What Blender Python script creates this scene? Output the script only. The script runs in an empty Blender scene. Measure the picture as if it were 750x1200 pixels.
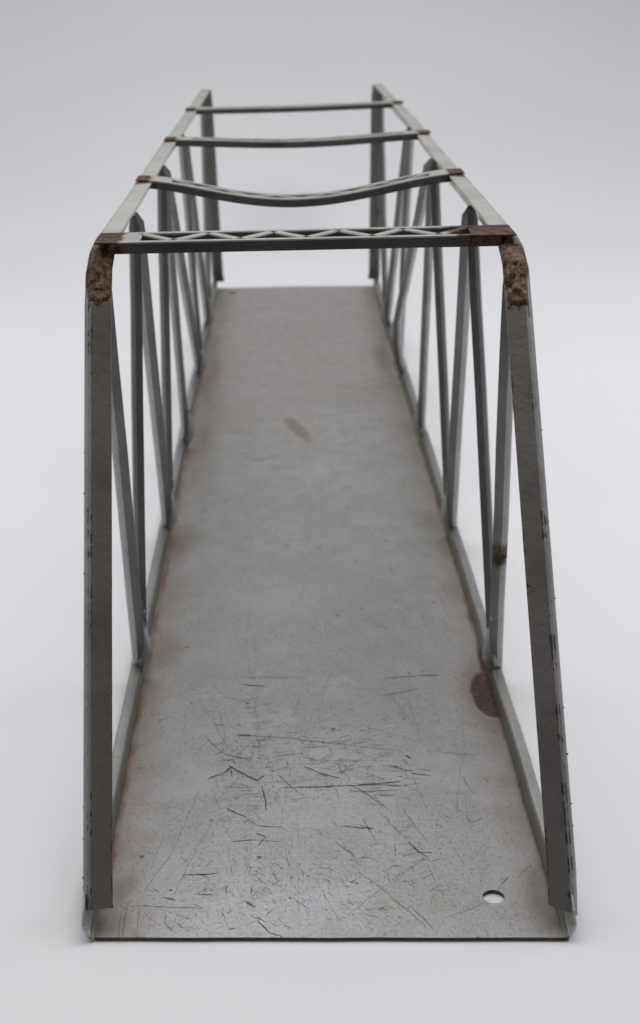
import bpy, bmesh, math, random
from mathutils import Vector, Matrix, noise
SC = bpy.context.scene
COL = SC.collection
S = 0.08            # one unit below = the width of the deck = 8 cm

# ------------------------------------------------------------------ camera
cam_d = bpy.data.cameras.new('camera'); cam = bpy.data.objects.new('camera', cam_d); COL.objects.link(cam)
cam_d.sensor_fit = 'VERTICAL'; cam_d.sensor_height = 36.0; cam_d.lens = 1650.0 / 1200 * 36.0
R_ = Vector((0.99956827, -0.02698424, -0.01162433)); U_ = Vector((0.02058889, 0.36103922, 0.93232332)); F_ = Vector((0.0209612, 0.93216014, -0.36143893))
m = Matrix((R_, U_, -F_)).transposed().to_4x4(); m.translation = Vector((0.43354852, -2.4256373, 1.90548636)) * S
cam.matrix_world = m
cam_d.clip_start = 0.01; cam_d.clip_end = 50
cam_d.dof.use_dof = True; cam_d.dof.focus_distance = 3.05 * S; cam_d.dof.aperture_fstop = 44
SC.camera = cam

# ------------------------------------------------------------------ light
W = bpy.data.worlds.new('World'); SC.world = W; W.use_nodes = True
bg = W.node_tree.nodes['Background']; bg.inputs[0].default_value = (0.96, 0.97, 1.0, 1); bg.inputs[1].default_value = 0.13
def area(name, loc, target, size, power, col=(1, 1, 1), sy=None):
    d = bpy.data.lights.new(name, 'AREA'); d.shape = 'RECTANGLE'; d.size = size * S; d.size_y = (sy or size) * S
    d.energy = power; d.color = col
    o = bpy.data.objects.new(name, d); COL.objects.link(o); o.location = Vector(loc) * S
    o.rotation_euler = (Vector(target) - Vector(loc)).to_track_quat('-Z', 'Y').to_euler()
    return o
area('overhead_softbox', (0.8, 3.4, 8.5), (0.5, 3.0, 0), 10, 4.75, (1.0, 0.99, 0.985), 8)
area('side_softbox', (-8.5, 3.5, 4.5), (0.5, 3.0, 0.3), 6, 1.05, (0.99, 0.99, 1.0), 5)
area('right_softbox', (9.5, 4.0, 4.5), (0.5, 3.0, 0.3), 6, 1.35, (0.975, 0.985, 1.0), 5)  # second side softbox, on the right
SC.view_settings.view_transform = 'Standard'; SC.view_settings.look = 'None'
SC.view_settings.exposure = 0.0; SC.view_settings.gamma = 1.0; SC.view_settings.use_curve_mapping = False

# ------------------------------------------------------------------ node helpers
class NT:
    def __init__(s, name):
        s.m = bpy.data.materials.new(name); s.m.use_nodes = True; s.t = s.m.node_tree; s.N = s.t.nodes; s.L = s.t.links
        s.b = s.N['Principled BSDF']
    def n(s, typ, **kw):
        x = s.N.new(typ)
        for k, v in kw.items(): setattr(x, k, v)
        return x
    def put(s, sock, v):
        if isinstance(v, bpy.types.NodeSocket): s.L.new(v, sock)
        else: sock.default_value = v
    def math(s, op, a, b=0.0, c=None, clamp=False):
        x = s.n('ShaderNodeMath', operation=op, use_clamp=clamp); s.put(x.inputs[0], a); s.put(x.inputs[1], b)
        if c is not None: s.put(x.inputs[2], c)
        return x.outputs[0]
    def coord(s):
        tc = s.n('ShaderNodeTexCoord'); vm = s.n('ShaderNodeVectorMath', operation='SCALE')
        s.L.new(tc.outputs['Object'], vm.inputs[0]); vm.inputs['Scale'].default_value = 1 / S
        return vm.outputs[0]
    def stretch(s, v, sc, off=(0, 0, 0)):
        x = s.n('ShaderNodeMapping'); s.L.new(v, x.inputs[0]); x.inputs['Scale'].default_value = sc; x.inputs['Location'].default_value = off
        return x.outputs[0]
    def noise(s, v, scale, detail=4, rough=0.55, dist=0.0, out=0):
        x = s.n('ShaderNodeTexNoise'); s.L.new(v, x.inputs['Vector']); x.inputs['Scale'].default_value = scale
        x.inputs['Detail'].default_value = detail; x.inputs['Roughness'].default_value = rough; x.inputs['Distortion'].default_value = dist
        return x.outputs[out]
    def ramp(s, v, lo, hi, a=0.0, b=1.0):
        x = s.n('ShaderNodeMapRange', interpolation_type='SMOOTHSTEP'); s.put(x.inputs[0], v)
        x.inputs[1].default_value = lo; x.inputs[2].default_value = hi; x.inputs[3].default_value = a; x.inputs[4].default_value = b
        return x.outputs[0]
    def mix(s, f, a, b):
        x = s.n('ShaderNodeMix', data_type='RGBA'); s.put(x.inputs[0], f); s.put(x.inputs[6], a); s.put(x.inputs[7], b)
        return x.outputs[2]
    def sep(s, v):
        x = s.n('ShaderNodeSeparateXYZ'); s.L.new(v, x.inputs[0]); return x.outputs
    def blob(s, v, c, r, wob=0.5, ns=9.0, soft=0.25):
        """1 inside a ragged spot of radius r (units) round c, 0 outside; r may be (rx, ry, rz)"""
        if not isinstance(r, tuple): r = (r, r, r)
        x = s.n('ShaderNodeVectorMath', operation='SUBTRACT'); s.L.new(v, x.inputs[0]); x.inputs[1].default_value = c
        y = s.n('ShaderNodeVectorMath', operation='DIVIDE'); s.L.new(x.outputs[0], y.inputs[0]); y.inputs[1].default_value = r
        l = s.n('ShaderNodeVectorMath', operation='LENGTH'); s.L.new(y.outputs[0], l.inputs[0])
        nz = s.noise(v, ns, 5, 0.65)
        d = s.math('ADD', l.outputs['Value'], s.math('MULTIPLY', s.math('SUBTRACT', nz, 0.5), wob * 2))
        return s.ramp(d, 1 - soft, 1 + soft, 1.0, 0.0)
    def bump(s, h, strength, dist=0.002):
        x = s.n('ShaderNodeBump'); x.inputs['Strength'].default_value = strength; x.inputs['Distance'].default_value = dist * S
        s.put(x.inputs['Height'], h); s.L.new(x.outputs[0], s.b.inputs['Normal'])
def mx(nt, a, b): return nt.math('MAXIMUM', a, b)
def C(*c): return (*c, 1.0)

def rust_color(nt, v):
    n = nt.noise(v, 60, 5, 0.7); n2 = nt.noise(v, 140, 3, 0.6)
    a = nt.mix(nt.ramp(n, 0.38, 0.62), C(0.017, 0.010, 0.006), C(0.115, 0.058, 0.025))
    return nt.mix(nt.ramp(n2, 0.58, 0.70), a, C(0.19, 0.115, 0.055))

def mat_steel(name, base, dark, rust_spots=(), metallic=0.75, rough=0.42, chip=0.655, rusty=0.0, edges=(), web=None, fold=0.0):
    """silver-grey aged paint over steel: mottling, dirt, chips along the edges and rust where given"""
    nt = NT(name); v = nt.coord(); b = nt.b
    n1 = nt.noise(v, 5, 5, 0.6); n2 = nt.noise(v, 42, 4, 0.65)
    col = nt.mix(nt.ramp(n1, 0.35, 0.68), C(*base), C(*dark))
    col = nt.mix(nt.ramp(n2, 0.45, 0.75, 0, 0.35), col, C(*[x * 0.6 for x in base]))
    if web:                         # darker web: shade painted into posts and braces, dirt on the side flanges
        wa = nt.n('ShaderNodeAttribute', attribute_name='across')
        wm = nt.ramp(nt.math('ADD', wa.outputs['Fac'], nt.math('MULTIPLY', nt.math('SUBTRACT', n2, .5), .003)), fold - .0015, fold + .0015)
        col = nt.mix(wm, col, nt.mix(nt.ramp(n1, 0.35, 0.68), C(*web), C(*[x * .75 for x in web])))
    cn = nt.noise(v, 30, 6, 0.7, 0.6)
    if edges:                       # paint has worn off along the folds and free edges of the section
        at = nt.n('ShaderNodeAttribute', attribute_name='across'); d = None
        for e in edges:
            k = nt.math('ABSOLUTE', nt.math('SUBTRACT', at.outputs['Fac'], e)); d = k if d is None else nt.math('MINIMUM', d, k)
        lon = nt.noise(nt.stretch(v, (1, 1, 1), (3, 5, 1)), 4.5, 4, 0.6)
        cn = nt.math('ADD', cn, nt.math('MULTIPLY', nt.ramp(d, 0.0, 0.0055, 1.0, 0.0), nt.ramp(lon, 0.42, 0.62, 0.03, 0.26)))
    ch = nt.ramp(cn, chip, chip + 0.02)
    col = nt.mix(nt.math('MULTIPLY', ch, 0.85), col, C(0.035, 0.033, 0.030))
    rmask = None
    for c, r in rust_spots:
        k = nt.blob(v, c, r, 0.55, 16.0, 0.16)
        rmask = k if rmask is None else mx(nt, rmask, k)
    if rusty > 0:
        k = nt.ramp(nt.noise(v, 9, 6, 0.65, 0.4), 0.66 - rusty * 0.2, 0.72 - rusty * 0.2)
        rmask = k if rmask is None else mx(nt, rmask, k)
    met = metallic
    rg = nt.math('ADD', rough, nt.math('MULTIPLY', nt.math('SUBTRACT', n2, 0.5), 0.3))
    if rmask is not None:
        col = nt.mix(rmask, col, rust_color(nt, v))
        met = nt.math('MULTIPLY', nt.math('SUBTRACT', 1.0, rmask), metallic)
        rg = mx(nt, rg, nt.math('MULTIPLY', rmask, 0.85))
    nt.put(b.inputs['Base Color'], col); nt.put(b.inputs['Metallic'], met); nt.put(b.inputs['Roughness'], rg)
    h = nt.math('SUBTRACT', n2, nt.math('MULTIPLY', ch, 0.6))
    if rmask is not None: h = nt.math('ADD', h, nt.math('MULTIPLY', rmask, nt.math('MULTIPLY', nt.noise(v, 70, 4, 0.7), 5.0)))
    nt.bump(h, 0.35, 0.004)
    return nt.m

# node points of the two side trusses, measured (x, y) in units; H = height of the top
H = 1.300
TL = [(-0.012, 0.97), (0.012, 1.52), (0.012, 2.49), (0.018, 3.45), (0.012, 5.36)]
TR = [(0.982, 0.95), (0.965, 1.55), (0.962, 2.56), (0.975, 3.63), (0.975, 5.55)]
BL = [(0.0, 1.19), (0.0, 2.27), (0.004, 3.24), (0.004, 4.33), (0.0, 5.33)]
BR = [(1.0, 1.13), (0.995, 2.20), (0.992, 3.27), (0.985, 4.30), (0.985, 5.25)]
L = 6.43
bars = [((-0.012, 0.945), (0.982, 0.97)), ((-0.014, 1.97), (0.99, 2.02)), ((-0.010, 3.03), (1.0, 3.14)), ((-0.004, 4.22), (1.0, 4.42))]

# ------------------------------------------------------------------ materials
def mat_deck():
    nt = NT('bare_worn_steel'); v = nt.coord(); b = nt.b; X, Y, Z = nt.sep(v)
    vs = nt.stretch(v, (1, 0.62, 1)); big = nt.noise(v, 2.2, 4, 0.55); mid = nt.noise(vs, 17, 7, 0.72); fine = nt.noise(vs, 125, 4, 0.7)
    brushed = nt.noise(nt.stretch(v, (3, 60, 1)), 1.0, 3, 0.6)
    col = nt.mix(nt.ramp(big, 0.3, 0.7), C(0.51, 0.505, 0.515), C(0.425, 0.422, 0.42))
    col = nt.mix(nt.ramp(mid, 0.40, 0.66, 0, 0.5), col, C(0.275, 0.272, 0.242))
    col = nt.mix(nt.ramp(fine, 0.50, 0.70, 0, 0.6), col, C(0.17, 0.165, 0.135))
    pale = nt.noise(nt.stretch(v, (1.2, .7, 1), (9, 2, 1)), 60, 5, 0.7)
    col = nt.mix(nt.ramp(pale, 0.56, 0.72, 0, 0.5), col, C(0.58, 0.57, 0.56))
    lilac = nt.noise(nt.stretch(v, (1, 1, 1), (4, 7, 1)), 5.5, 3, 0.5)
    col = nt.mix(nt.ramp(lilac, 0.46, 0.72, 0, 0.5), col, C(0.51, 0.50, 0.545))
    # brownish grime and the flanges' inner shadow, painted along both long edges
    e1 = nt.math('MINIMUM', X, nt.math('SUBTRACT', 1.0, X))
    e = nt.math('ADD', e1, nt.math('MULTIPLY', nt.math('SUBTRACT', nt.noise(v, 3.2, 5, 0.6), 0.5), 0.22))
    grime_shade = nt.ramp(e, -0.02, 0.17, 0.75, 0.0)
    col = nt.mix(grime_shade, col, C(0.135, 0.108, 0.080))
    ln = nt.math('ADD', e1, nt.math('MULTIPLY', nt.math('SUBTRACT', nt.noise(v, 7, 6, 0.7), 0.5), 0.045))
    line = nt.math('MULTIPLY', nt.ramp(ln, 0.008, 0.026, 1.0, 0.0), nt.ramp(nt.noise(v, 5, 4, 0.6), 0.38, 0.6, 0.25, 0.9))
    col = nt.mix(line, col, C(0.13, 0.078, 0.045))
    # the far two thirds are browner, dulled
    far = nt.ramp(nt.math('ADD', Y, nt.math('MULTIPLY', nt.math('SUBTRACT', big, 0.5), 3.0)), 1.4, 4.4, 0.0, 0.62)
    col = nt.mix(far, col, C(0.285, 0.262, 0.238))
    # dark flecks
    vo = nt.n('ShaderNodeTexVoronoi'); nt.L.new(nt.noise(v, 6, 2, 0.5, out=1), vo.inputs['Vector']) if False else nt.L.new(v, vo.inputs['Vector'])
    vo.inputs['Scale'].default_value = 26; vo.inputs['Randomness'].default_value = 1
    pick = nt.sep(vo.outputs['Color'])
    rad = nt.math('MULTIPLY', nt.math('POWER', pick[0], 3.0), 0.17)
    fl = nt.math('LESS_THAN', nt.math('ADD', vo.outputs['Distance'], nt.math('MULTIPLY', nt.math('SUBTRACT', fine, 0.5), 0.10)), rad)
    fl = nt.math('MULTIPLY', fl, nt.math('GREATER_THAN', pick[1], 0.3))
    col = nt.mix(nt.math('MULTIPLY', fl, 0.75), col, C(0.07, 0.062, 0.045))
    # fine hairline scuffs, thick in the worn patch near the front
    worn = nt.math('MULTIPLY', nt.math('MULTIPLY', nt.ramp(Y, 1.25, 0.80), nt.ramp(nt.noise(v, 4, 3, 0.6), 0.42, 0.60)), 0.6)
    for c, rr_ in (((.31, .64, 0), (.10, .16, 1)), ((.53, .70, 0), (.11, .15, 1)), ((.66, .60, 0), (.09, .10, 1)), ((.33, .88, 0), (.05, .10, 1)), ((.40, .18, 0), (.2, .12, 1))):
        worn = mx(nt, worn, nt.math('MULTIPLY', nt.blob(v, c, rr_, 0.6, 7, 0.5), 0.95))
    hs = None
    for ang, sc, off in ((0.05, (5, 150, 1), 3), (1.45, (6, 130, 1), 8), (0.7, (6, 110, 1), 15), (-0.9, (7, 120, 1), 23)):
        mp = nt.n('ShaderNodeMapping'); nt.L.new(v, mp.inputs[0]); mp.inputs['Rotation'].default_value = (0, 0, ang)
        nz = nt.noise(nt.stretch(mp.outputs[0], sc, (off, off, 0)), 1.0, 2, 0.5, 0.15)
        k = nt.ramp(nz, 0.735, 0.765)
        hs = k if hs is None else mx(nt, hs, k)
    hmask = nt.math('MULTIPLY', hs, nt.math('ADD', 0.10, nt.math('MULTIPLY', worn, 0.9)))
    sm = nt.ramp(nt.noise(nt.stretch(v, (1, 1.3, 1)), 42, 7, 0.8, 0.5), 0.60, 0.66)
    hmask = mx(nt, hmask, nt.math('MULTIPLY', nt.math('MULTIPLY', sm, worn), 0.75))
    col = nt.mix(nt.math('MULTIPLY', hmask, 0.8), col, C(0.07, 0.068, 0.06))
    # the round rusted-through spot by the first right-hand node, with a brown run beside it
    rust = mx(nt, nt.blob(v, (0.978, 1.035, 0), (0.052, 0.135, 1), 0.16, 14, 0.10), nt.blob(v, (0.985, 1.2, 0), (0.012, 0.13, 1), 0.4, 14, 0.4))
    halo = nt.blob(v, (0.985, 1.03, 0), (0.09, 0.22, 1), 0.4, 8, 0.5)
    stains = None
    for c, r in (((0.955, 2.35, 0), (0.045, 0.10, 1)), ((0.97, 3.45, 0), (0.05, 0.14, 1)), ((0.05, 2.24, 0), (0.05, 0.13, 1)), ((0.04, 3.35, 0), (0.06, 0.2, 1)),
                 ((0.035, 4.45, 0), (0.06, 0.25, 1)), ((0.05, 1.35, 0), (0.05, 0.13, 1)), ((0.93, 4.6, 0), (0.05, 0.3, 1)), ((0.965, 0.14, 0), (0.035, 0.09, 1)), ((0.045, 0.19, 0), (0.03, 0.04, 1))):
        k = nt.blob(v, c, r, 0.7, 9, 0.6); stains = k if stains is None else mx(nt, stains, k)
    col = nt.mix(nt.math('MULTIPLY', halo, 0.45), col, C(0.15, 0.10, 0.065))
    col = nt.mix(nt.math('MULTIPLY', stains, 0.38), col, C(0.14, 0.10, 0.06))
    # the small brown streak far along the deck (runs from upper left to lower right)
    x0, y0, x1, y1 = 0.432, 3.64, 0.512, 3.32
    mp = nt.n('ShaderNodeMapping', vector_type='TEXTURE'); nt.L.new(v, mp.inputs[0])
    mp.inputs['Location'].default_value = ((x0 + x1) / 2, (y0 + y1) / 2, 0); mp.inputs['Rotation'].default_value = (0, 0, math.atan2(y1 - y0, x1 - x0))
    st = nt.blob(mp.outputs[0], (0, 0, 0), (0.18, 0.034, 1), 0.5, 12, 0.35)
    col = nt.mix(nt.math('MULTIPLY', st, 0.62), col, C(0.20, 0.135, 0.088))
    col = nt.mix(rust, col, nt.mix(0.45, rust_color(nt, v), C(0.016, 0.010, 0.005)))
    dull = mx(nt, mx(nt, rust, nt.math('MULTIPLY', grime_shade, 0.8)), nt.math('MULTIPLY', hmask, 0.6))
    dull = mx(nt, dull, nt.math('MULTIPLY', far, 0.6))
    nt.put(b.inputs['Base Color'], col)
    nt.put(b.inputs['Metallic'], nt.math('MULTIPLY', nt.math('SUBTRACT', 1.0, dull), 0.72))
    rg = nt.math('ADD', 0.35, nt.math('MULTIPLY', nt.math('SUBTRACT', mid, 0.5), 0.35))
    rg = nt.math('ADD', rg, nt.math('MULTIPLY', dull, 0.3)); nt.put(b.inputs['Roughness'], rg)
    h = nt.math('ADD', nt.math('MULTIPLY', brushed, 0.15), nt.math('MULTIPLY', fine, 0.35))
    h = nt.math('SUBTRACT', h, nt.math('MULTIPLY', hmask, 1.5))
    h = nt.math('ADD', h, nt.math('MULTIPLY', rust, nt.math('MULTIPLY', nt.noise(v, 80, 4, 0.7), 7.0)))
    nt.bump(h, 0.4, 0.004)
    return nt.m
def mat_plain(name, col, rough=0.7, metallic=0.2, var=0.3, scale=40):
    nt = NT(name); v = nt.coord(); n = nt.noise(v, scale, 4, 0.6)
    nt.put(nt.b.inputs['Base Color'], nt.mix(nt.ramp(n, 0.35, 0.65), C(*col), C(*[c * (1 - var) for c in col])))
    nt.b.inputs['Roughness'].default_value = rough; nt.b.inputs['Metallic'].default_value = metallic
    return nt.m
def mat_backdrop():
    nt = NT('white_paper_sweep'); v = nt.coord(); n = nt.noise(v, 0.5, 3, 0.5); n2 = nt.noise(v, 90, 3, 0.6)
    col = nt.mix(nt.ramp(n, 0.3, 0.7), C(0.745, 0.75, 0.778), C(0.765, 0.768, 0.79))
    # scattered specks of dust and rust, and a faint round stain behind the far end
    vo = nt.n('ShaderNodeTexVoronoi'); nt.L.new(v, vo.inputs['Vector']); vo.inputs['Scale'].default_value = 2.4
    pk = nt.sep(vo.outputs['Color'])
    fl = nt.math('MULTIPLY', nt.math('LESS_THAN', vo.outputs['Distance'], nt.math('MULTIPLY', pk[0], 0.013)), nt.math('GREATER_THAN', pk[1], 0.45))
    col = nt.mix(nt.math('MULTIPLY', fl, 0.8), col, C(0.10, 0.09, 0.08))
    sm = nt.blob(v, (0.42, 8.2, 0.0), (0.35, 0.6, 3), 0.15, 1.0, 0.8)
    col = nt.mix(nt.math('MULTIPLY', sm, 0.28), col, C(0.45, 0.45, 0.47))
    nt.put(nt.b.inputs['Base Color'], col); nt.b.inputs['Roughness'].default_value = 0.75; nt.b.inputs['Specular IOR Level'].default_value = 0.25
    nt.bump(n2, 0.08, 0.002)
    return nt.m
M_deck = mat_deck()
M_scratch = mat_plain('scratch_dark', (0.12, 0.115, 0.10), 0.6, 0.4, 0.7, 60)
M_faint = mat_plain('scratch_faint', (0.185, 0.18, 0.155), 0.6, 0.4, 0.6, 60)
M_redscr = mat_plain('scratch_reddish', (0.17, 0.075, 0.05), 0.8, 0.1, 0.4, 90)
M_edge = mat_plain('raw_sheet_edge', (0.06, 0.058, 0.052), 0.5, 0.5, 0.5, 60)
M_paint = mat_steel('grey_paint', (0.38, 0.385, 0.375), (0.30, 0.303, 0.295), [((1.0, 1.13, 0.1), (0.03, 0.05, 0.07))], web=(0.22, 0.215, 0.18), fold=-0.005)
M_brace = mat_steel('grey_paint_brace', (0.36, 0.368, 0.358), (0.28, 0.287, 0.28),
    [((0.975, 1.56, 1.20), (0.05, 0.03, 0.09)), ((0.99, 1.08, 0.42), (0.03, 0.03, 0.05)), ((1.0, 1.12, 0.60), (0.02, 0.02, 0.05))], chip=0.68, web=(0.195, 0.20, 0.19), fold=0.003)
M_chord = mat_steel('pale_grey_paint', (0.58, 0.58, 0.55), (0.47, 0.47, 0.44),
    [((-0.0, 0.97, H), (0.06, 0.075, 0.09)), ((0.97, 0.97, H), (0.06, 0.10, 0.09))] +
    [((x, y - 0.06, H), (0.06, 0.035, 0.06)) for a in bars[1:] for x, y in a], rough=0.45, chip=0.70)
M_post = mat_steel('dark_grey_paint', (0.26, 0.265, 0.255), (0.19, 0.195, 0.185),
    [((0.0, 0.90, 1.245), (0.05, 0.2, 0.055)), ((0.965, 0.90, 1.24), (0.045, 0.2, 0.05)), ((0.98, 0.55, 0.7), (0.02, 0.03, 0.05))], metallic=0.5, rough=0.5, chip=0.665, edges=(0.001, 0.046, -0.007), web=(0.175, 0.160, 0.150), fold=0.0)
M_post_smooth = mat_steel('smooth_dark_grey_paint', (0.26, 0.265, 0.255), (0.19, 0.195, 0.185), [((0.0, 0.90, 1.245), (0.05, 0.2, 0.055))],
    metallic=0.5, rough=0.5, chip=0.735, edges=(0.001, 0.046, -0.007), web=(0.175, 0.155, 0.145), fold=0.0)
M_bar = mat_steel('grey_paint_crossbar', (0.56, 0.56, 0.53), (0.45, 0.45, 0.42),
    [((0.95, 0.98, H), (0.13, 0.2, 0.05)), ((-0.01, 0.98, H), (0.06, 0.2, 0.05))] + [((x + (0.005 if x < .5 else -0.01), y, H), (0.042, 0.2, 0.07)) for a in bars[1:] for x, y in a], chip=0.66, metallic=0.7)
M_flange = mat_steel('dark_shaded_flange', (0.115, 0.112, 0.105), (0.07, 0.066, 0.062), [((0.95, 0.98, H), (0.09, 0.2, 0.05)), ((0.0, 0.95, H), (0.07, 0.2, 0.05))] + [((x + (0.02 if x < .5 else -0.02), y, H), (0.05, 0.2, 0.05)) for a in bars[1:] for x, y in a], metallic=0.45, rough=0.5)  # bar flanges darker than the top face: their shade put into the colour
def mat_solder():
    nt = NT('rusty_solder_joint'); v = nt.coord(); n = nt.noise(v, 22, 6, 0.7, 0.5); n2 = nt.noise(v, 60, 5, 0.7)
    col = nt.mix(nt.ramp(n, 0.40, 0.60), rust_color(nt, v), C(0.17, 0.095, 0.045))
    col = nt.mix(nt.ramp(n2, 0.57, 0.66), col, C(0.20, 0.19, 0.17)); col = nt.mix(nt.ramp(n2, 0.44, 0.34), col, C(0.012, 0.010, 0.009))
    nt.put(nt.b.inputs['Base Color'], col); nt.b.inputs['Roughness'].default_value = 0.6; nt.b.inputs['Metallic'].default_value = 0.25
    nt.bump(nt.math('ADD', n, n2), 0.8, 0.006); return nt.m
M_solder = mat_solder()
M_back = mat_backdrop()

# ------------------------------------------------------------------ mesh helpers
def link(name, bm, mats, parent=None, smooth=False, bevel=0.0, recalc=True):
    if recalc: bmesh.ops.recalc_face_normals(bm, faces=bm.faces)
    bmesh.ops.scale(bm, vec=(S, S, S), verts=bm.verts)
    me = bpy.data.meshes.new(name); bm.to_mesh(me); bm.free()
    for mt in (mats if isinstance(mats, (list, tuple)) else [mats]): me.materials.append(mt)
    o = bpy.data.objects.new(name, me); COL.objects.link(o)
    if parent: o.parent = parent
    if smooth:
        for p in me.polygons: p.use_smooth = True
    if bevel:
        bv = o.modifiers.new('bevel', 'BEVEL'); bv.width = bevel * S; bv.segments = 2; bv.limit_method = 'ANGLE'; bv.angle_limit = math.radians(35)
    return o
def strip(bm, path, prof, frames=None, T=0.007, scale=None, caps=True):
    """sheet metal of thickness T: open profile `prof` [(a, b)...] swept along path; frames(i) -> (A, B) axes for a and b"""
    n = len(prof); offs = []; lay = bm.verts.layers.float.get('across') or bm.verts.layers.float.new('across')
    for i in range(n):                                  # 2-D normals for the thickness
        p0 = Vector(prof[max(i - 1, 0)]); p1 = Vector(prof[min(i + 1, n - 1)]); d = (p1 - p0).normalized()
        offs.append(Vector((-d.y, d.x)) * T)
    ring = [Vector(p) for p in prof] + [Vector(prof[i]) - offs[i] for i in reversed(range(n))]
    rows = []
    for i, P in enumerate(path):
        A, B = frames(i); s = scale(i, P) if scale else (1, 1); row = []
        for r in ring:
            vv = bm.verts.new(Vector(P) + A * (r.x * (s[0] if r.x > 0 else 1)) * s[1] + B * r.y * s[1]); vv[lay] = r.x; row.append(vv)
        rows.append(row)
    k = len(ring)
    for r0, r1 in zip(rows, rows[1:]):
        for j in range(k): bm.faces.new((r0[j], r0[(j + 1) % k], r1[(j + 1) % k], r1[j]))
    if caps:
        for r in (rows[0], rows[-1]):
            for i in range(n - 1): bm.faces.new((r[i], r[i + 1], r[k - 2 - i], r[k - 1 - i]))
    return rows
def densify(path, n):
    out = []
    for a, b in zip(path, path[1:]):
        for i in range(n): out.append(Vector(a).lerp(Vector(b), i / n))
    out.append(Vector(path[-1])); return out
def member_frames(path, sgn, front=True):
    """a-axis points to the inside of the bridge (sgn=+1 left truss), b-axis lies in the truss plane, square to the member, towards the viewer"""
    fr = []
    for i in range(len(path)):
        d = (path[min(i + 1, len(path) - 1)] - path[max(i - 1, 0)]).normalized()
        A = Vector((sgn, 0, 0)); A = (A - d * A.dot(d)).normalized(); B = d.cross(A)
        if B.y > 0: B = -B
        fr.append((A, B))
    return lambda i: fr[i]
random.seed(4)
def wob(path, amt):
    return [p + Vector((random.uniform(-1, 1), random.uniform(-1, 1) * .6, 0)) * amt for p in path]

# ------------------------------------------------------------------ setting: one white paper sweep
bm = bmesh.new(); prof = [(-9.0, 0.0), (-3, 0)] + [(0.25 * i, 0) for i in range(0, 33)]
R0, Y0 = 7.5, 6.9
prof = [(-1.1, 0.0), (3, 0), (Y0, 0)] + [(Y0 + R0 * math.sin(t), R0 - R0 * math.cos(t)) for t in [math.radians(4 * i) for i in range(1, 22)]] + [(Y0 + R0 + .6, 14)]
rows = [[bm.verts.new((x, y, z - 0.001)) for x in (-14, 15)] for y, z in prof]
for a, b in zip(rows, rows[1:]): bm.faces.new((a[0], a[1], b[1], b[0]))
bd = link('backdrop', bm, M_back, smooth=True); bd['kind'] = 'structure'
bm = bmesh.new(); bmesh.ops.create_cube(bm, size=1); bmesh.ops.scale(bm, vec=(40, 34, .5), verts=bm.verts); bmesh.ops.translate(bm, vec=(0, 7, -.262), verts=bm.verts)
tb = link('tabletop', bm, mat_plain('dark_table', (0.045, 0.042, 0.04), 0.55, 0.0, 0.4, 3)); tb['kind'] = 'structure'

# ------------------------------------------------------------------ the toy bridge
root = bpy.data.objects.new('toy_bridge', None); COL.objects.link(root); root.empty_display_size = 0.02
root['label'] = 'long grey metal toy truss bridge with scratched deck and rusty corners, standing on white paper'
root['category'] = 'toy bridge'

# deck plate with its screw holes
bm = bmesh.new(); T = 0.007
def loop(pts): 
    vs = [bm.verts.new((x, y, 0.009)) for x, y in pts]; return [bm.edges.new((vs[i], vs[(i + 1) % len(vs)])) for i in range(len(vs))]
ed = loop([(0.004, 0.021)] + [(0.1 * i, 0.021 - .0042 * i + 0.0008 * math.sin(i * 2.3)) for i in range(1, 10)] + [(0.996, -.021)] + [(1.0, 0.01), (0.996, L * .5), (0.99, L - .01), (0.5, L + .015), (0.0, L), (0.002, L * .5), (0.0, 0.05)])
for hx, hy, r in ((0.859, 0.124, 0.0235), (0.097, 6.28, 0.0235)):
    ed += loop([(hx + r * math.cos(t), hy + r * math.sin(t)) for t in [2 * math.pi * i / 32 for i in range(32)]])
res = bmesh.ops.triangle_fill(bm, edges=ed, use_beauty=True)
top = [f for f in bm.faces]
for f in top:
    if f.normal.z < 0: f.normal_flip()
ex = bmesh.ops.extrude_face_region(bm, geom=top)
bmesh.ops.translate(bm, vec=(0, 0, -T), verts=[g for g in ex['geom'] if isinstance(g, bmesh.types.BMVert)])
bmesh.ops.recalc_face_normals(bm, faces=bm.faces)
for f in bm.faces:
    f.material_index = 3 if abs(f.normal.z) < 0.5 else 0
# scratches: thin tapered slivers lying on the plate
def scratch(pts, w, mat=1, z=0.0094):
    pts = [Vector((x, y, z)) for x, y in pts]; n = len(pts); l = []; r = []
    for i, p in enumerate(pts):
        d = (pts[min(i + 1, n - 1)] - pts[max(i - 1, 0)]); d.normalize(); nn = Vector((-d.y, d.x, 0))
        t = i / (n - 1); ww = w * (0.25 + 0.75 * math.sin(math.pi * min(max(t, .03), .97)) ** .6) * random.uniform(.6, 1.1)
        # seen at a low angle the plate is foreshortened: a cut keeps its true width
        l.append(bm.verts.new(p + nn * ww / 2)); r.append(bm.verts.new(p - nn * ww / 2))
    for i in range(n - 1):
        f = bm.faces.new((l[i], r[i], r[i + 1], l[i + 1])); f.material_index = mat
def wiggly(x0, y0, x1, y1, w, mat=1, curve=0.1, jit=0.02, n=9):
    d = Vector((x1 - x0, y1 - y0)); nn = Vector((-d.y, d.x)); c = random.uniform(-curve, curve)
    pts = []
    for i in range(n):
        t = i / (n - 1); q = Vector((x0, y0)) + d * t + nn * (c * math.sin(math.pi * t) + random.uniform(-jit, jit))
        pts.append((min(max(q.x, 0.01), 0.99), min(max(q.y, 0.006), L - .02)))
    scratch(pts, w, mat)
SCR = []   # filled below with the deck's main scratches (x0, y0, x1, y1, width, material)
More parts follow.
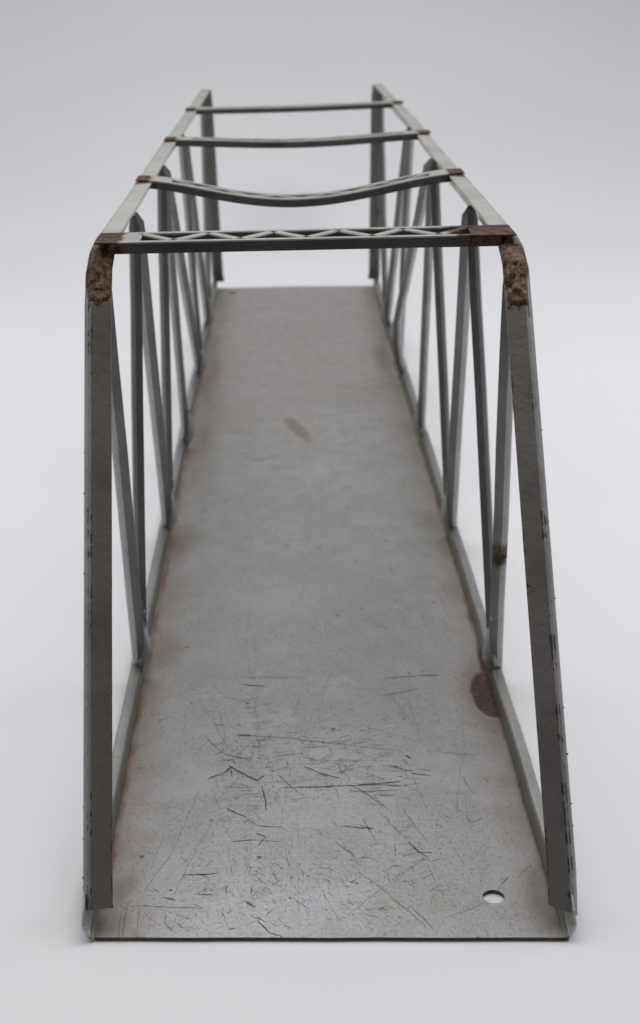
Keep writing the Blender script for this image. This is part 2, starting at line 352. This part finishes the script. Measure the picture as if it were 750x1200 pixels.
SCR_DATA = """0.287,1.126,0.355,1.112,0.0105,1;0.276,1.167,0.459,1.158,0.0054,1;0.236,1.058,0.309,1.015,0.0040,1;0.292,1.710,0.308,1.155,0.0015,1;0.308,1.581,0.324,0.672,0.0013,1;0.280,0.845,0.317,0.839,0.0185,2;0.312,0.839,0.554,0.779,0.0055,1;0.195,0.840,0.248,0.751,0.0049,1;0.248,0.751,0.315,0.718,0.0088,1;0.215,0.902,0.247,0.896,0.0049,1;0.245,0.896,0.243,0.760,0.0021,1;0.212,0.629,0.251,0.655,0.0098,1;0.251,0.655,0.272,0.687,0.0101,1;0.263,0.692,0.312,0.641,0.0111,1;0.308,0.641,0.338,0.616,0.0148,1;0.334,0.616,0.355,0.639,0.0082,1;0.268,0.675,0.273,0.634,0.0055,1;0.347,0.595,0.360,0.485,0.0073,1;0.385,0.649,0.452,0.540,0.0045,1;0.402,0.581,0.524,0.580,0.0062,1;0.440,0.583,0.694,0.580,0.0062,1;0.588,0.588,0.695,0.599,0.0104,1;0.249,0.592,0.334,0.588,0.0045,1;0.453,0.771,0.520,0.777,0.0057,1;0.453,0.771,0.450,0.725,0.0024,1;0.450,0.725,0.490,0.710,0.0058,1;0.520,0.777,0.526,0.738,0.0027,1;0.526,0.738,0.498,0.710,0.0038,1;0.380,0.732,0.455,0.741,0.0048,1;0.454,0.679,0.488,0.649,0.0077,1;0.488,0.649,0.547,0.618,0.0087,1;0.539,0.691,0.552,0.642,0.0043,1;0.261,0.500,0.316,0.454,0.0081,1;0.230,0.558,0.244,0.512,0.0029,1;0.324,0.450,0.337,0.420,0.0036,1;0.337,0.420,0.397,0.411,0.0065,1;0.308,0.432,0.324,0.453,0.0041,1;0.282,0.356,0.326,0.361,0.0079,1;0.326,0.361,0.397,0.351,0.0041,1;0.175,0.232,0.255,0.235,0.0101,1;0.213,0.159,0.247,0.157,0.0063,1;0.135,0.153,0.166,0.143,0.0057,1;0.272,0.190,0.277,0.159,0.0044,1;0.319,0.127,0.341,0.108,0.0074,1;0.346,0.061,0.372,0.020,0.0058,1;0.372,0.020,0.400,0.005,0.0051,1;0.285,0.035,0.299,0.040,0.0067,1;0.573,0.585,0.654,0.475,0.0053,1;0.633,0.465,0.694,0.338,0.0034,1;0.689,0.470,0.734,0.340,0.0036,1;0.690,0.338,0.728,0.276,0.0076,1;0.704,0.297,0.743,0.292,0.0067,1;0.669,0.677,0.725,0.642,0.0097,1;0.724,0.634,0.772,0.620,0.0090,1;0.716,0.721,0.730,0.703,0.0110,1;0.570,0.558,0.692,0.560,0.0060,1;0.671,1.037,0.782,1.076,0.0056,1;0.802,1.157,0.842,1.150,0.0083,1;0.690,1.142,0.850,1.155,0.0066,1;0.849,0.616,0.870,0.529,0.0040,1;0.837,0.434,0.846,0.408,0.0046,1;0.846,0.408,0.875,0.429,0.0041,1;0.539,0.411,0.614,0.394,0.0078,1;0.591,0.438,0.615,0.349,0.0043,1;0.614,0.394,0.579,0.413,0.0052,1;0.520,0.349,0.561,0.293,0.0036,1;0.536,0.352,0.571,0.267,0.0027,1;0.874,0.880,0.923,0.869,0.0039,1;0.773,0.743,0.902,0.712,0.0031,1;0.697,1.060,0.759,0.822,0.0016,1;0.707,0.738,0.746,0.460,0.0016,1;0.545,0.788,0.707,0.746,0.0039,1;0.052,0.115,0.058,0.006,0.0031,1;0.064,0.141,0.064,0.011,0.0039,1;0.088,0.125,0.088,0.010,0.0021,1;0.194,0.598,0.143,0.312,0.0020,1;0.143,0.312,0.089,0.155,0.0020,1;0.235,0.446,0.156,0.122,0.0017,1;0.091,0.125,0.231,0.110,0.0038,1;0.883,0.167,0.903,0.194,0.0047,1;0.925,0.193,0.959,0.237,0.0029,1;0.864,0.137,0.884,0.170,0.0027,1;0.742,0.053,0.862,0.122,0.0021,1;0.725,0.253,0.750,0.127,0.0017,1;0.569,0.228,0.655,0.101,0.0028,1;0.673,0.100,0.720,0.011,0.0038,1;0.630,0.132,0.703,0.026,0.0031,1;0.436,0.266,0.436,0.023,0.0013,1;0.473,0.200,0.524,0.048,0.0017,1;0.588,0.786,0.621,0.794,0.0075,1;0.437,0.350,0.434,0.474,0.0014,1;0.419,0.668,0.397,0.301,0.0012,1;0.064,0.923,0.097,0.954,0.0035,1;0.189,0.968,0.211,0.977,0.0035,1;0.337,0.389,0.361,0.370,0.0071,1;0.357,0.370,0.344,0.337,0.0049,1;0.382,0.268,0.401,0.242,0.0035,1;0.793,0.514,0.755,0.353,0.0013,1;0.209,3.170,0.266,3.144,0.0114,1;0.148,3.452,0.291,3.419,0.0083,1;0.282,3.056,0.366,3.105,0.0069,1"""
zz = [0]
for line in SCR_DATA.split(';'):
    if line.strip() and '@' not in line:
        a = [float(q) for q in line.split(',')]
        wiggly(a[0], a[1], a[2], a[3], a[4] * .55, int(a[5]) if int(a[5]) == 2 or a[4] > .0045 else 4, 0.03, 0.010, 13)
def free_of_hole(x, y): return (x - 0.859) ** 2 + (y - 0.124) ** 2 > 0.05 ** 2
# loose nicks: clusters in the front part, a thin scatter over the rest
for k in range(620):
    c = random.random()
    if c < .22: x, y = random.gauss(.31, .07), random.gauss(.62, .16)
    elif c < .45: x, y = random.gauss(.53, .09), random.gauss(.66, .12)
    elif c < .62: x, y = random.gauss(.4, .2), random.gauss(.2, .11)
    elif c < .85: x, y = random.uniform(.08, .93), random.uniform(.03, 1.1)
    else: x, y = random.uniform(.05, .95), random.uniform(1.0, 3.6)
    if not (0.03 < x < .97 and .01 < y < 6): continue
    ln = random.choice((.004, .006, .008, .012, .018, .030)) * random.uniform(.6, 1.3); a = random.choice((0, 0, .2, 1.2, -.9, 2.1, math.pi / 2)) + random.gauss(0, .3)
    x1, y1 = x + ln * math.cos(a), y + ln * math.sin(a) * 1.6
    if free_of_hole(x, y) and free_of_hole(x1, y1): wiggly(x, y, x1, y1, random.uniform(.0006, .0018), random.choice((1, 4, 4)), .10, .035, 5)
for cx, cy, sx, sy, n_, a0 in ((.31, .64, .05, .10, 54, .05), (.55, .70, .07, .09, 66, .03), (.66, .60, .05, .07, 42, -.05), (.53, .82, .06, .05, 30, .1), (.2, .1, .1, .05, 30, -.7), (.42, .16, .1, .08, 54, -.8), (.68, .22, .07, .08, 30, .4), (.30, .9, .04, .08, 40, 0)):
    for k in range(n_):      # scuffed patches: many short strokes that run one way
        x, y = random.gauss(cx, sx), random.gauss(cy, sy); ln = random.uniform(.006, .045); a = a0 + random.gauss(0, .25)
        x1, y1 = x + ln * math.cos(a), y + ln * math.sin(a)
        if min(x, x1) > .02 and max(x, x1) < .98 and min(y, y1) > .02 and free_of_hole(x, y) and free_of_hole(x1, y1): wiggly(x, y, x1, y1, random.uniform(.0005, .0018), random.choice((1, 4, 4)), .10, .035, 6)
for k in range(22):          # long hairlines
    x, y = random.uniform(.1, .85), random.uniform(.05, 1.0); ln = random.uniform(.08, .4); a = random.choice((0.05, 1.3, 1.6, -1.1, .9)) + random.gauss(0, .12)
    x1, y1 = x + ln * math.cos(a) * .7, y + ln * math.sin(a)
    if free_of_hole(x, y) and free_of_hole(x1, y1) and free_of_hole((x + x1) / 2, (y + y1) / 2): wiggly(x, y, x1, y1, random.uniform(.0007, .0011), 4, .04, .004, 12)
deck = link('deck', bm, [M_deck, M_scratch, M_redscr, M_edge, M_faint], root, recalc=False)

# side flanges of the deck: upstand with a rolled-out lip
FH = 0.052
def flange(sgn):
    x0 = 0.0 if sgn > 0 else 0.99
    bm = bmesh.new()
    path = [Vector((x0 + (-0.004 if 0.2 < t < .8 else 0) * sgn, L * t, 0)) for t in [i / 40 for i in range(41)]]
    path = [p + Vector((random.uniform(-.0015, .0015), 0, random.uniform(-.001, .001))) for p in path]
    path[0].y = 0.004
    fy = (0.018 if sgn > 0 else -0.02); path[0].y = fy
    path[1:1] = [Vector((path[0].x, fy + d, 0)) for d in (.02, .045, .07, .10, .13)]
    F1 = [(0.004, 0.010), (0.002, 0.03), (-0.002, FH - .006), (-0.007, FH), (-0.014, FH + .002), (-0.026, FH + .002)]
    F0 = [(0.004, 0.010), (-0.002, 0.020), (-0.008, 0.036), (-0.012, 0.052), (-0.015, 0.068), (-0.016, 0.082)]
    lay = bm.verts.layers.float.new('across'); rows = []
    for i, P in enumerate(path):
        w = min(max((P.y - fy - .05) / .12, 0), 1); w = w * w * (3 - 2 * w); h0 = .55 + .45 * min(1, (P.y - fy) / .04); row = []
        pf = [((a0 * (1 - w) + a1 * w), (b0 * h0 * (1 - w) + b1 * w)) for (a0, b0), (a1, b1) in zip(F0, F1)]
        for a_, b_ in pf: q = bm.verts.new(P + Vector((a_ * sgn, 0, b_))); q[lay] = a_; row.append(q)
        for a_, b_ in reversed(pf): q = bm.verts.new(P + Vector(((a_ - .005) * sgn, 0, b_ - .004))); q[lay] = a_; row.append(q)
        rows.append(row)
    for r0, r1 in zip(rows, rows[1:]):
        k = len(r0)
        for j in range(k): bm.faces.new((r0[j], r0[(j + 1) % k], r1[(j + 1) % k], r1[j]))
    for r0 in (rows[0], rows[-1]):
        for j in range(5): bm.faces.new((r0[j], r0[j + 1], r0[10 - j], r0[11 - j]))
    return link('side_flange', bm, M_paint, root, smooth=False)
flange(1); flange(-1)

# sections (a = inwards, b = towards the viewer, in the plane of the truss)
POST = [(-0.020, -0.034), (-0.019, -0.018), (-0.014, -0.006), (-0.007, 0.002), (0.0, 0.006), (0.046, 0.006)]
BRACE = [(-0.017, -0.018), (-0.014, -0.010), (-0.008, -0.004), (0.002, 0.000), (0.026, 0.000)]
SLIM = [(-0.013, -0.014), (-0.011, -0.008), (-0.007, -0.003), (0.002, 0.000), (0.022, 0.000)]
CHORD = [(-0.012, -0.075), (-0.012, -0.006), (-0.008, 0.0), (0.0, 0.003), (0.041, 0.003)]
def side(sgn, Tn, Bn):
    xo = -0.0 if sgn > 0 else 1.0
    # top chord
    bm = bmesh.new(); a, b = Tn[0], Tn[-1]
    pts = [(a[0], a[1] + .05), (Tn[1][0] - .018 * sgn, Tn[1][1]), (Tn[2][0] - .020 * sgn, Tn[2][1]), (Tn[3][0] - .016 * sgn, Tn[3][1]), (b[0], b[1] - .05)]
    pts = [Vector((x, y, H)) for x, y in pts]
    path = wob(densify(pts, 6), .0015); path[0] = pts[0]; path[-1] = pts[-1]
    strip(bm, path, CHORD, lambda i: (Vector((sgn, 0, 0)), Vector((0, 0, 1))))
    ch = link('top_chord', bm, M_chord, root)
    # inclined end posts, turning over into the chord
    for end in (0, 1):
        bm = bmesh.new()
        if end == 0:
            y0, yt, s = 0.03, a[1], 1
            P = [Vector((xo - .004 * sgn, .052 if sgn > 0 else .02, .055)), Vector((xo - .006 * sgn, .10 if sgn > 0 else .06, .12)), Vector((a[0] - .006 * sgn, yt - .16, H - .12)), Vector((a[0] - .006 * sgn, yt - .10, H - .05)), Vector((a[0] - .003 * sgn, yt - .03, H - .012)), Vector((a[0], yt + .05, H - .0005))]
        else:
            yt = b[1]
            P = [Vector((b[0], yt - .05, H - .0005)), Vector((b[0], yt + .03, H - .012)), Vector((b[0], yt + .09, H - .06)), Vector((b[0], yt + .16, H - .16)), Vector((xo - .006 * sgn, L - .03, .10)), Vector((xo, L - .01, .05))]
        path = []
        for k, (p, q) in enumerate(zip(P, P[1:])):
            n = 16 if (p - q).length > .5 else 1
            for i in range(n): path.append(p.lerp(q, i / n))
        path.append(P[-1])
        fr = []
        for i in range(len(path)):
            d = (path[min(i + 1, len(path) - 1)] - path[max(i - 1, 0)]).normalized()
            A = Vector((sgn, 0, 0)); A = (A - d * A.dot(d)).normalized(); Bx = d.cross(A)
            if Bx.z < 0: Bx = -Bx            # outer side of the frame
            fr.append((A, Bx))
        rw = strip(bm, path, POST, lambda i: fr[i])
        if end == 0:
            d = (path[1] - path[0]).normalized()
            for q in rw[0]:
                k = (q.co.x - path[0].x) * sgn; q.co += d * ((.36 if sgn < 0 else .06) * k - (.012 if sgn < 0 else 0))
        for k in range(7):          # little blebs of rust along the rolled outer edge
            q = random.uniform(.5, 15); i0 = int(q); i0 = min(i0, len(path) - 2); p = path[i0].lerp(path[i0 + 1], q - i0); A, Bx = fr[i0]
            mt = Matrix.Translation(p + A * -.0185 + Bx * -.014) @ Matrix.Scale(random.uniform(.6, 1.2), 4)
            bmesh.ops.create_icosphere(bm, subdivisions=1, radius=.0022, matrix=mt)
        o = link('end_post', bm, M_post_smooth if sgn > 0 else M_post, root)
        if end == 0:                 # lumpy, rusted solder over the folded tab at the top of the near posts
            b2 = bmesh.new(); acc = [(0, path[-1])]; pl = list(reversed(path[-9:])); fl = list(reversed(fr[-9:])); cum = [0]
            for p0, p1 in zip(pl, pl[1:]): cum.append(cum[-1] + (p1 - p0).length)
            NU, NV = 44, 20; s0, s1 = .085, (.275 if sgn > 0 else .30); rows = []
            for iu in range(NU + 1):
                s_ = s0 + (s1 - s0) * iu / NU; j = max(k for k in range(len(cum) - 1) if cum[k] <= s_); q = (s_ - cum[j]) / (cum[j + 1] - cum[j])
                p = pl[j].lerp(pl[j + 1], q); A = fl[j][0].lerp(fl[j + 1][0], q).normalized(); Bx = fl[j][1].lerp(fl[j + 1][1], q).normalized(); row = []
                for iv in range(NV + 1):
                    u, vv = iu / NU, iv / NV; a_ = -.008 + .053 * vv
                    nz = noise.fractal(Vector((a_ * 45, s_ * 45, sgn * 3.1)), .9, 2.0, 4)
                    edge = min(min(u, 1 - u) * 5.0, min(vv, 1 - vv) * 4.5 + .25, 1.0)
                    lump = .0045 + .004 * nz + (.005 if (.35 < u < .72 and .3 < vv < .75) else 0)
                    h = -.004 + (lump + .004) * max(0, min(1, edge * 1.4 + nz * .5 - .25))
                    row.append(b2.verts.new(p + A * a_ + Bx * (.0065 + h)))
                rows.append(row)
            for r0, r1 in zip(rows, rows[1:]):
                for k in range(NV): b2.faces.new((r0[k], r0[k + 1], r1[k + 1], r1[k]))
            rr = bmesh.ops.extrude_face_region(b2, geom=list(b2.faces)); bmesh.ops.translate(b2, vec=(0, .004, -.002), verts=[g for g in rr['geom'] if isinstance(g, bmesh.types.BMVert)])
            link('solder_joint', b2, M_solder, root)
    def brace(name, pts, prof=BRACE, mat=None):
        bm = bmesh.new(); pts = [Vector(p) for p in pts]; path = wob(densify(pts, 5), .0012)
        top = path[0].z
        def sc(i, P):
            up = min(1.0, .35 + (top - P.z) / .05) if top > 1.2 else 1.0
            dn = min(max((P.z - .045) / .10, 0.0), 1.0)
            return (dn * .95 + .05, up)
        path[1:1] = [path[0].lerp(path[1], .12), path[0].lerp(path[1], .25)]
        path[-1:-1] = [path[-2].lerp(path[-1], q) for q in (.35, .55, .75, .9)]
        strip(bm, path, prof, member_frames(path, sgn), T=.005, scale=sc); return link(name, bm, mat or M_brace, root)
    def tn(i, dy=0): return (Tn[i][0] + .004 * sgn, Tn[i][1] + dy, H - .028)
    def bn(i, dy=0, z=.022): return (Bn[i][0] - .008 * sgn, Bn[i][1] + dy, z)
    t0 = (a[0] - .004 * sgn, a[1] + .0, H - .07)
    brace('diagonal_brace', [t0, bn(0, -.02)])
    brace('diagonal_brace', [tn(1, -.03), bn(0, .03, .09)], SLIM)
    brace('diagonal_brace', [tn(1, .02), bn(1, -.02)])
    brace('diagonal_brace', [tn(2, -.04), bn(1, .03, .09)], SLIM)
    brace('vertical_brace', [tn(2), bn(2)], SLIM)
    if sgn > 0: brace('diagonal_brace', [tn(2, .05), bn(3, -.02)])
    else:
        o = brace('diagonal_brace', [tn(2, .05), (0.952, 3.55, .62), (0.940, 3.80, .40), (0.958, 4.03, .24), bn(3, -.02)]); o['label'] = 'buckled diagonal brace'
    brace('diagonal_brace', [tn(3, -.03), bn(3, .03, .09)], SLIM)
    brace('diagonal_brace', [tn(3, .03), bn(4, -.02)])
    brace('diagonal_brace', [(b[0], b[1] - .02, H - .03), bn(4, .03, .09)], SLIM)
    # gussets: curled webs where the braces come down to the flange
    for i, (bx, by) in enumerate(Bn):
        bm = bmesh.new(); rows = []
        for z, u in ((.200, .014), (.188, .020), (.17, .0225), (.145, .027), (.12, .032), (.095, .0355), (.078, .036), (.060, .027), (.042, .017), (.024, .008), (.012, .004)):
            row = []
            for k in range(6):
                q = k / 5; x = bx + (-.006 + (u + .004) * q) * sgn
                row.append(bm.verts.new((x, by - .028 - .006 * math.sin(q * 2.6) + .020 * q * q * (1 if z < .18 else 0), z)))
            rows.append(row)
        for r0, r1 in zip(rows, rows[1:]):
            for j in range(5): bm.faces.new((r0[j], r0[j + 1], r1[j + 1], r1[j]))
        r = bmesh.ops.extrude_face_region(bm, geom=list(bm.faces)); bmesh.ops.translate(bm, vec=(0, .005, 0), verts=[g for g in r['geom'] if isinstance(g, bmesh.types.BMVert)])
        g = link('gusset', bm, M_brace, root)
        if i in (0, 1):
            bm = bmesh.new(); rows = []
            for k in range(9):
                q = k / 8; z = .196 + .045 * q; wd = .0075 * (1 - .5 * q) * (1 - q ** 5)
                cx = bx + (.012 + .010 * math.sin(q * 2.2)) * sgn; cy = by - .034 - .016 * math.sin(q * 2.6)
                rows.append([bm.verts.new((cx + e_ * wd, cy + .003 * e_, z + .004 * math.cos(q * 9) * e_)) for e_ in (-1, 0, 1)])
            for r0, r1 in zip(rows, rows[1:]):
                for k in range(2): bm.faces.new((r0[k], r0[k + 1], r1[k + 1], r1[k]))
            rr = bmesh.ops.extrude_face_region(bm, geom=list(bm.faces)); bmesh.ops.translate(bm, vec=(0, .003, 0), verts=[q for q in rr['geom'] if isinstance(q, bmesh.types.BMVert)])
            link('torn_tab', bm, M_paint, g)
    return ch
side(1, TL, BL); side(-1, TR, BR)

# latticed cross bars: top face with triangular openings, a flange down at the front and back, tabs at both ends
def cross_bar(pa, pb, sag, skew, depth=0.135, fh=0.027, rail=.15):
    bm = bmesh.new(); n = 64
    A = Vector((pa[0], pa[1], H)); B = Vector((pb[0], pb[1], H)); TT = .0035
    def pt(t, d, z):       # t along, d 0 front .. 1 back
        p = A.lerp(B, t); zz = -sag * (math.sin(math.pi * min(max((t - .02) / .96, 0), 1)) ** 1.5) * (1 - skew * (t - .5))
        return Vector((p.x, p.y + (d - .5) * depth + 0.15 * zz, H + .009 + zz + z))
    def box8(q):          # q: list of (t, d) for a flat tile of the top face
        up = [bm.verts.new(pt(t, d, 0)) for t, d in q]; dn = [bm.verts.new(pt(t, d, -TT)) for t, d in q]
        k = len(q); bm.faces.new(up); bm.faces.new(list(reversed(dn)))
        for i in range(k): bm.faces.new((up[i], dn[i], dn[(i + 1) % k], up[(i + 1) % k]))
    e = .105
    for i in range(n):    # rails
        t0, t1 = i / n, (i + 1) / n
        box8([(t0, 0), (t1, 0), (t1, rail), (t0, rail)]); box8([(t0, 1 - rail), (t1, 1 - rail), (t1, 1), (t0, 1)])
    for (s0, s1) in ((0.0, e), (1 - e, 1.0)):
        for i in range(6):
            t0 = s0 + (s1 - s0) * i / 6; t1 = s0 + (s1 - s0) * (i + 1) / 6; box8([(t0, rail), (t1, rail), (t1, 1 - rail), (t0, 1 - rail)])
    nz = 10; w = .027
    for i in range(nz):   # zigzag lacing
        t0 = e + (1 - 2 * e) * i / nz; t1 = e + (1 - 2 * e) * (i + 1) / nz
        d0, d1 = ((1 - rail, rail) if i % 2 == 0 else (rail, 1 - rail))
        for k in range(5):
            a0, a1 = k / 5, (k + 1) / 5; f = lambda u: (t0 + (t1 - t0) * u, d0 + (d1 - d0) * u)
            (ta, da), (tb, db) = f(a0), f(a1)
            box8([(ta - w / 2, da), (tb - w / 2, db), (tb + w / 2, db), (ta + w / 2, da)])
    for d0, d1, h in ((0.0, .05, fh), (.95, 1.0, fh + .012)):      # flanges
        t_s, t_e = (.035, .965); rows = []
        for i in range(n + 1):
            t = t_s + (t_e - t_s) * i / n
            rows.append([bm.verts.new(pt(t, d0, -TT)), bm.verts.new(pt(t, d1, -TT)), bm.verts.new(pt(t, d1, -h)), bm.verts.new(pt(t, d0, -h))])
        for r0, r1 in zip(rows, rows[1:]):
            for j in range(4): bm.faces.new((r0[j], r0[(j + 1) % 4], r1[(j + 1) % 4], r1[j])).material_index = 1
        bm.faces.new(rows[0]); bm.faces.new(rows[-1])
    return link('cross_bar', bm, [M_bar, M_flange], root)
B1 = cross_bar(*bars[0], 0.0, 0)
B2 = cross_bar(*bars[1], 0.066, 0.3, .105, .025, .24); B2['label'] = 'cross bar bent deeply downwards'
B3 = cross_bar(*bars[2], 0.018, 0.0, .10, .024, .26)
B4 = cross_bar(*bars[3], 0.004, 0.0, .10, .020, .30)

# rivets at the two near upper corners
for x, y, z in ((0.957, 0.868, H - .040),):
    bm = bmesh.new(); bmesh.ops.create_uvsphere(bm, u_segments=20, v_segments=10, radius=.016)
    bmesh.ops.scale(bm, vec=(1, 1, .3), verts=bm.verts)
    bmesh.ops.rotate(bm, cent=(0, 0, 0), matrix=Matrix.Rotation(math.radians(50), 3, 'X'), verts=bm.verts)
    bmesh.ops.translate(bm, vec=(x, y, z), verts=bm.verts)
    link('rivet', bm, M_solder, root, smooth=True)
